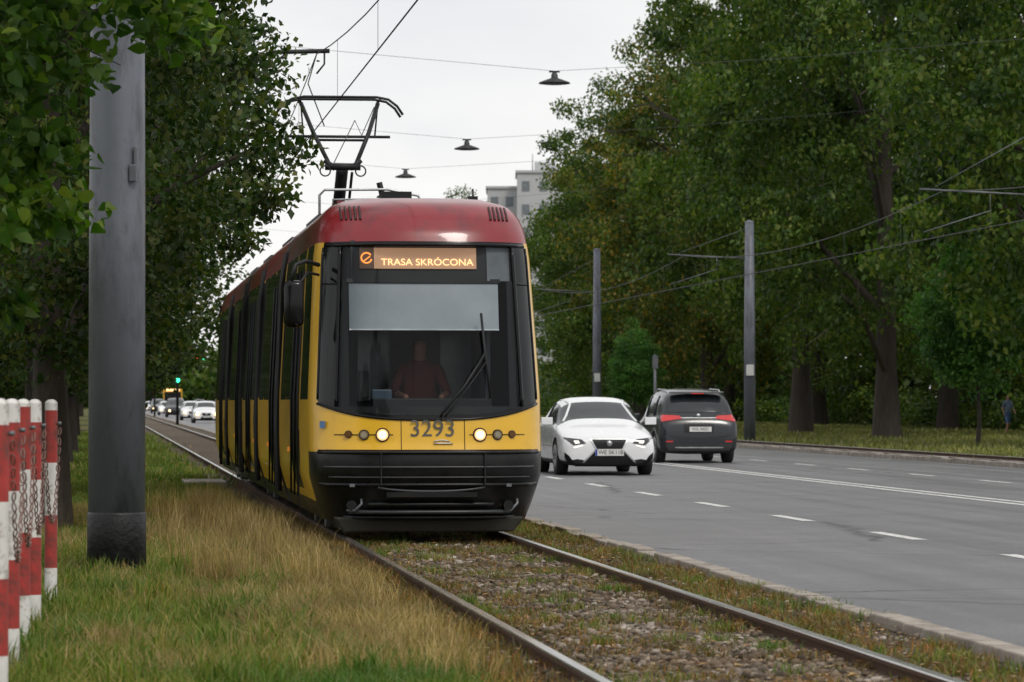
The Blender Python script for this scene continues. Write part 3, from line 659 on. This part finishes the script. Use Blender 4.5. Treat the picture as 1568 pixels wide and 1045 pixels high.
# ---------------------------------------------------------------- cars
CGL=mat('car_glass',(.02,.024,.028),.06,var=.1,coat=.3)
TYR=mat('tyre',(.02,.02,.02),.85); RIM=mat('alloy_rim',(.35,.35,.36),.3,.9)
PLT=mat('plate_white',(.7,.7,.68),.5,var=.05); PTX=mat('plate_text',(.02,.02,.02),.5)
def car(name,paint,St,wheels,wr,hw,cabin,loc,rz):
    root=empty(name,loc,rz); b=B(); rows=[]
    for (y,w_,zb,belt,top,kind) in St:
        if kind=='h': pts=[(0,zb),(w_*.8,zb),(w_*.97,zb+.10),(w_,(zb+belt)*.5),(w_*.97,belt-.06),(w_*.90,belt),(w_*.66,top-.02),(w_*.34,top-.003),(0,top)]
        else: 
            rw=cabin*w_; pts=[(0,zb),(w_*.86,zb),(w_*.98,zb+.10),(w_,(zb+belt)*.5),(w_*.985,belt-.06),(w_*.93,belt),(rw,top-.07),(rw*.6,top-.01),(0,top)]
        full=[(-x,z) for x,z in pts[::-1]]+[(x,z) for x,z in pts[1:-1]]
        rows.append([len(b.V)+i for i in range(len(full))]); b.V+=[(x,y,z) for x,z in full]
    n=len(rows[0])
    for i in range(len(rows)-1):
        k0,k1=St[i][5],St[i+1][5]
        for j in range(n):
            j2=(j+1)%n; jj=min(j,n-1-j)
            m=0
            cab=(k0=='c' and k1=='c'); tran=(k0!=k1)
            if jj==2 and (cab or tran): m=1
            if jj in(0,1) and tran: m=1
            if jj>=6 : m=2
            b.F.append((rows[i][j],rows[i][j2],rows[i+1][j2],rows[i+1][j])); b.M.append(m); b.S.append(True)
    b.F.append(tuple(rows[0][::-1])); b.M.append(0); b.S.append(True); b.F.append(tuple(rows[-1])); b.M.append(0); b.S.append(True)
    o=b.obj('body_src',[paint,CGL,DRK],root)
    s=o.modifiers.new('s','SUBSURF'); s.levels=2; s.render_levels=2
    c=B()
    for y in wheels:
        for sg in(-1,1): c.tube([(sg*(hw-.26),y,wr),(sg*(hw+.3),y,wr)],wr+.055,2,28)
    cut=c.obj('cut',[paint,CGL,DRK],root)
    bo=o.modifiers.new('b','BOOLEAN'); bo.operation='DIFFERENCE'; bo.object=cut; bo.solver='EXACT'
    bpy.context.view_layer.update(); dg=bpy.context.evaluated_depsgraph_get()
    me=bpy.data.meshes.new_from_object(o.evaluated_get(dg)); bpy.data.objects.remove(o); bpy.data.objects.remove(cut)
    o=bpy.data.objects.new('body',me); link(o,root)
    bv=BVHTree.FromPolygons([v.co for v in me.vertices],[tuple(p.vertices) for p in me.polygons])
    wh=B()
    for y in wheels:
        for sg in(-1,1):
            x1=sg*(hw-.02); x0=sg*(hw-.24)
            wh.tube([(x0,y,wr),(x0+sg*.02,y,wr),(x1-sg*.02,y,wr),(x1,y,wr)],[wr*.94,wr,wr,wr*.94],0,28)
            wh.tube([(x1-sg*.01,y,wr),(x1+sg*.006,y,wr)],wr*.25,1,14)
            for k in range(10):
                t=k*.628; wh.tube([(x1+sg*.004,y+.2*wr*math.cos(t),wr+.2*wr*math.sin(t)),(x1+sg*.004,y+.68*wr*math.cos(t),wr+.68*wr*math.sin(t))],.018,1,5)
            rn=[(x1+sg*.002,y+.68*wr*math.cos(t),wr+.68*wr*math.sin(t)) for t in np.linspace(0,6.283,25)]; wh.tube(rn,.015,1,5,False)
    wh.obj('wheels',[TYR,RIM],root)
    def patch(nm,quads,m,off=.008,nx=8,nz=4):
        k=B()
        for q in quads:
            a,b1,c1,d1=[Vector((p[0],0,p[1])) for p in q]; vs=[]
            for iz in range(nz+1):
                for ix in range(nx+1):
                    u=ix/nx; v=iz/nz; p=(a*(1-u)+b1*u)*(1-v)+(d1*(1-u)+c1*u)*v
                    h=bv.ray_cast(Vector((p.x,-3,p.z)),Vector((0,1,0)))
                    y=h[0].y if h[0] is not None and h[0].y<.8 else .15
                    vs.append((p.x,y-off,p.z))
            k.add(vs,[(iz*(nx+1)+ix,iz*(nx+1)+ix+1,(iz+1)*(nx+1)+ix+1,(iz+1)*(nx+1)+ix) for iz in range(nz) for ix in range(nx)],0,True)
        return k.obj(nm,[m],root)
    def sy(x,z):
        h=bv.ray_cast(Vector((x,-3,z)),Vector((0,1,0))); return h[0].y if h[0] is not None else .3
    def onbody(pts,off=.004):
        o_=[]
        for x,y,z in pts:
            s_=1 if x>0 else -1
            h=bv.ray_cast(Vector((s_*3,y,z)),Vector((-s_,0,0)))
            o_.append(Vector((h[0].x+s_*off if h[0] is not None else x,y,z)))
        return o_
    return root,patch,sy,onbody
def both(q): return [q,[(-p[0],p[1]) for p in q[::-1]]]
WP=mat('car_paint_white',(.80,.81,.83),.25,var=.02,coat=.8)
SP=mat('car_paint_dark',(.010,.013,.018),.25,var=.1,coat=.4)
St=[(0,.74,.20,.56,.60,'h'),(.04,.86,.17,.68,.74,'h'),(.30,.92,.17,.78,.85,'h'),(.8,.93,.17,.86,.94,'h'),(1.22,.93,.17,.92,1.01,'h'),(1.85,.93,.17,.95,1.46,'c'),(2.35,.93,.17,.96,1.50,'c'),(3.15,.93,.17,.97,1.46,'c'),(3.95,.91,.18,1.0,1.08,'h'),(4.45,.87,.2,.98,1.04,'h'),(4.66,.72,.3,.85,.9,'h')]
def sedan(name,loc,rz,plate='WE 5K118'):
    root,patch,sy,onb=car(name,WP,St,[.88,3.68],.335,.93,.75,loc,rz)
    DK=mat('grille_black',(.006,.006,.007),.4,spec=.3)
    patch('grille',[[(-.24,.50),(.24,.50),(.34,.69),(-.34,.69)],[(-.54,.20),(.54,.20),(.24,.50),(-.24,.50)]],DK,.008)
    patch('grille_frame',[[(.235,.50),(.262,.50),(.365,.69),(.335,.69)],[(.53,.19),(.57,.19),(.262,.50),(.235,.50)],[(-.262,.50),(-.235,.50),(-.335,.69),(-.365,.69)],[(-.57,.19),(-.53,.19),(-.235,.50),(-.262,.50)],[(-.35,.685),(.35,.685),(.34,.705),(-.34,.705)]],STL,.012)
    patch('headlamp',both([(.44,.61),(.68,.575),(.88,.73),(.52,.685)]),mat('headlamp_dark',(.02,.02,.024),.08,coat=1),.01)
    patch('headlamp_beam',both([(.56,.615),(.64,.605),(.67,.66),(.58,.66)]),DRLM,.014,3,3)
    patch('daytime_lamp',both([(.50,.565),(.66,.52),(.68,.537),(.50,.58)]),DRLM,.014,6,2)
    patch('lower_intake',both([(.64,.22),(.84,.26),(.84,.44),(.76,.38)]),DK)
    patch('splitter',[[(-.66,.175),(.66,.175),(.58,.20),(-.58,.20)]],DK,.02)
    k=B(); y=sy(0,.44)-.03; k.box((0,y,.44),(.54,.015,.125),0); k.box((-.25,y-.009,.44),(.035,.004,.12),1)
    k.obj('number_plate',[PLT,mat('plate_blue',(.02,.06,.35),.5)],root); text('plate_text',plate,.11,PTX,root,(.02,y-.01,.44),(math.radians(90),0,0),.001,sx=.95)
    k=B(); k.lathe([(.0,.01),(.055,.01),(.055,0),(0,0)],0,16); e=k.obj('badge',[STL],root,loc=(0,sy(0,.61)-.012,.61)); e.rotation_euler=(math.radians(90),0,0)
    for sg in(-1,1):
        k=B(); k.box((sg*1.0,1.45,1.02),(.22,.11,.14),0); k.tube([(sg*.85,1.46,.97),(sg*.95,1.45,.98)],.025,1,6); m=k.obj('mirror',[WP,DRK],root); q=m.modifiers.new('b','BEVEL'); q.width=.045; q.segments=3; q.limit_method='ANGLE'
        k=B(); k.tube(onb([(sg*.8,y_,z_) for y_,z_ in((1.30,1.0),(1.45,1.11),(1.62,1.23),(1.78,1.33),(1.95,1.385),(2.4,1.41),(3.0,1.38))],-.008),.026,0,6); k.obj('pillar',[WP],root)
        k=B(); k.tube(onb([(sg*.8,2.5,z_) for z_ in(.98,1.1,1.25,1.36)],-.004),.03,0,6); k.obj('centre_pillar',[DRK],root)
        k=B(); k.tube(onb([(sg*.9,y_,.55) for y_ in(1.4,1.9,2.5,3.1)],0),.006,0,5); k.tube(onb([(sg*.9,2.5,z_) for z_ in(.3,.5,.7,.92)],0),.005,0,5); k.obj('door_line',[GRY],root)
    k=B(); k.box((0,2.3,1.28),(.10,.02,.06),0); k.obj('rear_view_mirror',[DRK],root)
    return root
sd_=sedan('sedan_car',P(9.90,69.0),TH); sd_.scale=(1.04,1.04,1.04)
Su=[(0,.72,.30,.72,.78,'h'),(.03,.86,.24,.86,.94,'h'),(.10,.92,.22,.98,1.06,'h'),(.18,.94,.22,1.06,1.16,'c'),(.42,.94,.22,1.10,1.62,'c'),(.75,.94,.22,1.10,1.74,'c'),(2.0,.94,.22,1.06,1.78,'c'),(2.8,.94,.22,1.04,1.70,'c'),(3.6,.93,.22,1.0,1.10,'h'),(4.2,.90,.24,.9,.98,'h'),(4.5,.76,.3,.7,.78,'h')]
def suv(name,loc,rz):
    root,patch,sy,onb=car(name,SP,Su,[.85,3.6],.36,.94,.82,loc,rz)
    TL=mat('tail_lamp_red',(.38,.01,.012),.15,coat=1,emit=(.6,.01,.01),es=.35)
    patch('rear_window',[[(-.70,1.20),(.70,1.20),(.60,1.60),(-.60,1.60)]],CGL,.012)
    patch('tail_lamp',both([(.38,1.05),(.88,.98),(.87,1.14),(.45,1.12)]),TL,.014,10,3)
    patch('tail_lamp_strip',[[(-.42,1.06),(.42,1.06),(.42,1.075),(-.42,1.075)]],STL,.014)
    patch('bumper_lower',[[(-.72,.30),(.72,.30),(.80,.46),(-.80,.46)]],mat('grey_plastic',(.02,.021,.023),.6),.012)
    patch('bumper_trim',[[(-.55,.36),(.55,.36),(.58,.385),(-.58,.385)]],STL,.02)
    patch('reflector',both([(.62,.50),(.78,.50),(.78,.53),(.62,.53)]),TL,.012)
    patch('plate_recess',[[(-.34,.72),(.34,.72),(.36,.92),(-.36,.92)]],DRK,.008)
    y=sy(0,.82)-.02; k=B(); k.box((.03,y,.80),(.52,.012,.115),0); k.obj('number_plate',[PLT],root); text('plate_text','WX 34021',.10,PTX,root,(.03,y-.008,.80),(math.radians(90),0,0),.001,sx=.9)
    k=B(); k.lathe([(.0,.01),(.05,.01),(.05,0),(0,0)],0,16); e=k.obj('badge',[STL],root,loc=(0,sy(0,1.12)-.012,1.12)); e.rotation_euler=(math.radians(90),0,0)
    k=B(); k.box((0,.40,1.66),(1.26,.28,.04),0); k.obj('roof_spoiler',[SP],root,bevel=.015)
    k=B(); k.box((0,.27,1.635),(.3,.02,.02),0); k.obj('brake_lamp',[TL],root)
    k=B()
    for sg in(-1,1): k.tube([(sg*.62,.75,1.64),(sg*.63,.95,1.72),(sg*.63,2.2,1.745),(sg*.62,2.6,1.66)],.016,0,6)
    k.obj('roof_rail',[STL],root)
    for sg in(-1,1):
        k=B(); k.box((sg*1.03,2.95,1.08),(.18,.12,.16),0); m=k.obj('mirror',[SP],root); q=m.modifiers.new('b','BEVEL'); q.width=.04; q.segments=3
        k=B(); 
        for yy in(1.15,2.3): k.tube(onb([(sg*.85,yy,z_) for z_ in(1.1,1.25,1.45,1.58)],-.004),.035,0,6)
        k.obj('pillar',[SP],root)
    k=B(); k.tube([(-.1,.22,1.24),(.35,.26,1.27)],.01,0,5); k.obj('rear_wiper',[DRK],root)
    return root
su_=suv('suv_car',P(13.98,82.8),TH)
def dup(root,name,loc,rz):
    e=empty(name,loc,rz)
    for ch in root.children:
        o=bpy.data.objects.new(ch.name.split('.')[0],ch.data); link(o,e); o.location=ch.location; o.rotation_euler=ch.rotation_euler; o.scale=ch.scale
        for m in ch.modifiers:
            if m.type=='BEVEL': q=o.modifiers.new('b','BEVEL'); q.width=m.width; q.segments=m.segments
    return e
for c,d,k in [(7.,235,0),(7.,270,0),(10.2,290,1),(6.8,320,1),(10.3,345,0),(6.9,370,0),(10.,400,0),(7,430,1),(10.1,460,0),(7,500,0),(10,540,1),(14.5,260,1),(14.6,330,1),(17.8,290,1),(14.5,420,1),(17.8,380,0),(14.5,520,1)]:
    if k==1 and c<12: e=dup(su_,'suv_car',P(c,d+4.5),TH+math.pi)
    else: e=dup((sd_,su_)[k],'sedan_car' if k==0 else 'suv_car',P(c,d),TH)
    if c<12:
        k_=B()
        for sg in(-1,1):
            yy=-.03 if k==0 else 4.55
            k_.tube([(sg*.6,yy,.62),(sg*.6,yy+(-.06 if k==0 else .06),.62)],.11,0,12)
        k_.obj('lit_headlamp',[HLT],e)
for (cc,dd,m0) in((7.2,560,RED),(9.5,470,mat('bus_yellow',(.6,.33,.02),.4))):
    bu=empty('city_bus',P(cc,dd),TH); k=B(); k.box((0,5,1.75),(2.5,12,2.7),0); k.box((0,-1.02,2.05),(2.2,.04,1.3),1); k.box((-1.26,5,2.1),(.04,11,1.0),1); k.box((0,-1.03,2.95),(1.8,.05,.25),2)
    for y in(.5,8.5):
        for sg in(-1,1): k.tube([(sg*1.0,y,.48),(sg*1.24,y,.48)],.48,1,16)
    k.obj('bus_body',[m0,BLK,ORT],bu,bevel=.05)

# ---------------------------------------------------------------- street furniture
PG=mat('pole_grey_paint',(.165,.18,.215),.42,.1,var=.15,scale=2,bump=.15,bscale=14,dirt=(.085,.092,.105),dscale=2.6,dlo=.48,dhi=.64,mapscale=(1,1,.3))
PB=mat('pole_base_bitumen',(.010,.010,.012),.5,var=.5,bump=.5,bscale=20)
pr=empty('catenary_pole',P(.13,28.9)); k=B(); k.tube([(0,0,.5),(0,0,3),(0,0,6),(0,0,9.5)],[.232,.228,.215,.19],0,40); k.obj('shaft',[PG],pr)
k=B(); k.tube([(0,0,-.05),(0,0,.53),(0,0,.55)],[.241,.240,.233],0,40); k.obj('base_coating',[PB],pr)
k=B(); k.box((.15,-.20,3.30),(.06,.05,.14),0); k.box((.17,-.19,3.42),(.03,.04,.2),0); k.obj('bracket',[mat('bracket_paint',(.12,.13,.15),.5)],pr,bevel=.008)
def cpole(d,c=23.8,h=8.7):
    r=empty('catenary_pole',P(c,d)); k=B(); k.tube([(0,0,0),(0,0,h*.5),(0,0,h)],[.22,.20,.16],0,20); k.lathe([(.165,h),(.17,h+.05),(0,h+.12)],0,20)
    k.box((0,-.24,2.6),(.28,.06,.4),1)
    k.obj('shaft',[PG,WHT],r)
    k=B(); k.tube([(-.1,0,6.7),(-3.0,0,6.85)],.022,0,8); k.tube([(-.1,0,8.3 if h>8.3 else h-.2),(-2.6,0,6.9)],.010,0,6); k.tube([(-1.2,0,6.3),(-2.9,0,5.75)],.014,0,6); k.tube([(-1.2,0,6.75),(-1.2,0,6.3)],.012,0,6)
    k.obj('cantilever',[GRY],r)
for d,h in((90,8.7),(130,8.0),(170,8.7),(210,8.7),(250,8.7),(300,8.7)): cpole(d,h=h)
for d in(54,94,134,180):
    r=empty('catenary_pole',P(.1,d)); k=B(); k.tube([(0,0,0),(0,0,8.5)],[.21,.16],0,18); k.obj('shaft',[PG],r)
    k=B(); k.tube([(.1,0,6.1),(2.55,0,6.78),(3.38,0,6.80)],.035,0,8); k.tube([(.1,0,6.75),(2.1,0,6.7)],.02,0,6); k.tube([(2.2,0,6.35),(2.7,0,6.75)],.015,0,6); k.tube([(3.3,0,6.8),(3.3,0,6.6),(3.18,0,6.45)],.015,0,6); k.tube([(3.18,0,6.75),(3.05,0,6.3),(3.3,0,5.65)],.010,0,5); k.obj('cantilever',[DRK],r)
WM=mat('wire',(.08,.08,.085),.6)
def catenary(c,ds,name,z0=5.62,z1=6.75,sag=.65,r=.010):
    k=B(); k.tube([P(c,ds[0]-20,z0),P(c,ds[-1],z0)],r*1.1,0,6)
    for a,b2 in zip(ds[:-1],ds[1:]):
        k.tube([P(c,a+(b2-a)*t,z1-sag*4*t*(1-t)) for t in np.linspace(0,1,13)],r,0,5,False)
        for t in(.12,.3,.5,.7,.88): k.tube([P(c,a+(b2-a)*t,z1-sag*4*t*(1-t)),P(c,a+(b2-a)*t,z0)],r*.5,0,4,False)
    k.obj(name,[WM])
catenary(3.28,[14,54,94,134,180,240,320],'overhead_wire',r=.009); catenary(21.4,[50,90,130,170,210,250,300],'overhead_wire',5.65,6.8,.6,.012)
lampm=mat('lamp_housing',(.035,.037,.04),.5,.3)
for i,(d,z) in enumerate([(100,10.45),(124,10.3),(149,10.9),(176,10.8),(205,10.8)]):
    r=empty('hanging_street_lamp',P(12.8,d,z),TH); k=B(); k.lathe([(0,.30),(.05,.30),(.09,.24),(.10,.14),(.43,.02),(.45,-.02),(.30,-.04),(0,-.05)],0,24); k.box((0,0,.32),(.3,.06,.05),0); k.obj('lamp_head',[lampm],r)
    k=B(); k.tube([(-14,0,1.6),(-7,0,.9),(0,0,.34),(7,0,.8),(14.5,0,1.5)],.006,0,5); k.obj('span_wire',[WM],r)
RW1=mat('barrier_white',(.70,.68,.65),.55,var=.1,scale=8,dirt=(.28,.24,.20),dscale=7,dlo=.50,dhi=.62); RW2=mat('barrier_red',(.36,.032,.026),.5,var=.25,scale=8,dirt=(.14,.04,.03),dscale=7,dlo=.48,dhi=.65)
tops=[]
for i,(x,d) in enumerate([(-2.625,18.6),(-2.80,20.3),(-2.99,22.2),(-3.16,24.3),(-2.40,16.6)]):
    r=empty('barrier_post',(x,d,0)); z=1.44; j=0; k=B(); rs=.043; off=[.10,.02,.12,.05,.1][i]
    k.lathe([(0,1.465),(.02,1.462),(.038,1.45),(.043,1.44)],0,20)
    z2=z-off; k.tube([(0,0,z2),(0,0,z)],rs,0,20,False); z=z2
    while z>0:
        z2=max(-.05,z-.36); k.tube([(0,0,z2),(0,0,z)],rs,1-(j%2),20,False); z=z2; j+=1
    k.obj('post_tube',[RW1,RW2],r)
    k=B(); k.tube([(.04,0,1.30),(.07,0,1.30)],.012,0,8); k.obj('chain_eye',[GRY],r); tops.append(Vector((x+.06,d,1.28)))
k=B(); order=[4,0,1,2,3]
for a,b2 in zip(order[:-1],order[1:]):
    A,C=tops[a],tops[b2]; n=34; S=.62
    for q in range(n):
        t=(q+.5)/n; c=A.lerp(C,t)-Vector((0,0,S*4*t*(1-t))); t2=(q+1)/n; c2=A.lerp(C,t2)-Vector((0,0,S*4*t2*(1-t2)))
        dr=(c2-c).normalized(); sd2=dr.orthogonal().normalized()
        if q%2: sd2=dr.cross(sd2)
        rn=[c+dr*.034*math.cos(s)+sd2*.013*math.sin(s) for s in np.linspace(0,6.283,9)]; k.tube(rn,.0042,0,5,False)
k.obj('barrier_chain',[mat('chain_paint',(.18,.09,.07),.5)])
GR=emis('signal_green',(.05,1.,.45),3); RDm=emis('signal_red',(1.,.05,.03),4)
def tlight(c,d,heads,h=4.8,arm=None):
    r=empty('traffic_light',P(c,d),TH); k=B(); k.tube([(0,0,0),(0,0,h)],.09,0,10)
    if arm: k.tube([(0,0,h-.1),(arm,0,h)],.06,0,8)
    for (x,z,g) in heads:
        k.box((x,-.15,z),(.36,.25,1.05),0)
        for q,m in((.33,2 if not g else 3),(0,3),(-.33,1 if g else 3)):
            k.tube([(x,-.27,z+q),(x,-.33,z+q)],.14,m,12)
    k.obj('signal',[DRK,GR,RDm,BPL],r)
tlight(4.75,220,[(.0,3.1,True),(1.55,4.3,True)],4.9,1.7); tlight(5.0,330,[(0,3.4,False),(2.2,5.2,False),(4.0,5.2,False)],5.6,4.2); tlight(20.3,330,[(0,3.4,False),(-2.5,5.2,True)],5.6,-3)
k=B(); k.tube([(0,0,0),(0,0,3.3)],.06,0,10); k.box((0,-.07,3.0),(.22,.03,.5),0); k.obj('information_post',[GRY],loc=P(21.9,140))
ab=empty('apartment_block',(0,0,0)); k=B(); wl=mat('block_render',(.46,.465,.48),.9,var=.08,scale=.3); wd=mat('block_window',(.16,.18,.20),.3)
for (x0,x1,y,h) in((-3.0,.6,430,27.3),(.6,9.,425,28.9)):
    k.box(((x0+x1)/2,y+6,h/2),(x1-x0,12,h),0); k.box(((x0+x1)/2,y+6,h+.15),(x1-x0+.4,12.4,.3),0)
    nx=max(2,int((x1-x0)/1.7)); 
    for f in range(9):
        for i in range(nx):
            xx=x0+(i+.5)*(x1-x0)/nx; k.box((xx,y-.02,h-1.6-f*2.8),(.9,.08,1.2),1)
k.box((4,431,29.8),(2.5,3,1.4),0); k.tube([(2.5,430,28.8),(2.5,430,31.5)],.08,0,6)
k.obj('walls_and_windows',[wl,wd],ab)
J={'pel':((0,0,.93),.13),'sp':((0,0,1.12),.125),'ch':((0,0,1.35),.15),'nk':((0,0,1.50),.055),'hd':((0,-.01,1.60),.075),'hd2':((0,-.01,1.70),.08),
 'sl':((-.19,0,1.42),.06),'el':((-.25,.06,1.14),.042),'hl':((-.24,-.06,.90),.03),'fl':((-.24,-.09,.82),.03),'sr':((.19,0,1.42),.06),'er':((.25,-.06,1.14),.042),'hr':((.25,-.2,.95),.03),'fr':((.24,-.25,.89),.03),
 'hpl':((-.1,0,.86),.1),'kl':((-.11,-.14,.50),.062),'al':((-.11,-.12,.09),.04),'tl':((-.11,-.28,.04),.035),'hpr':((.1,0,.86),.1),'kr':((.11,.06,.48),.062),'ar':((.11,.28,.14),.04),'tr':((.11,.18,.05),.035)}
E=[('pel','sp'),('sp','ch'),('ch','nk'),('nk','hd'),('hd','hd2'),('ch','sl'),('sl','el'),('el','hl'),('hl','fl'),('ch','sr'),('sr','er'),('er','hr'),('hr','fr'),('pel','hpl'),('hpl','kl'),('kl','al'),('al','tl'),('pel','hpr'),('hpr','kr'),('kr','ar'),('ar','tr')]
def pm2(c):
    if c.z>1.72 or (c.z>1.6 and c.y>.03): return 3
    if c.z>1.5: return 2
    if abs(c.x)>.2 and c.z<1.2: return 2
    if c.z>.95: return 0
    if c.z>.5: return 1
    if c.z<.1: return 3
    return 2
body('pedestrian',J,E,'pel',[mat('shirt_blue_grey',(.16,.21,.30),.9),mat('shorts_blue',(.10,.17,.36),.9),SKIN,HAIR],pm2,None,(22.1,158,0),.5)
print('tris done',len(sc.objects))
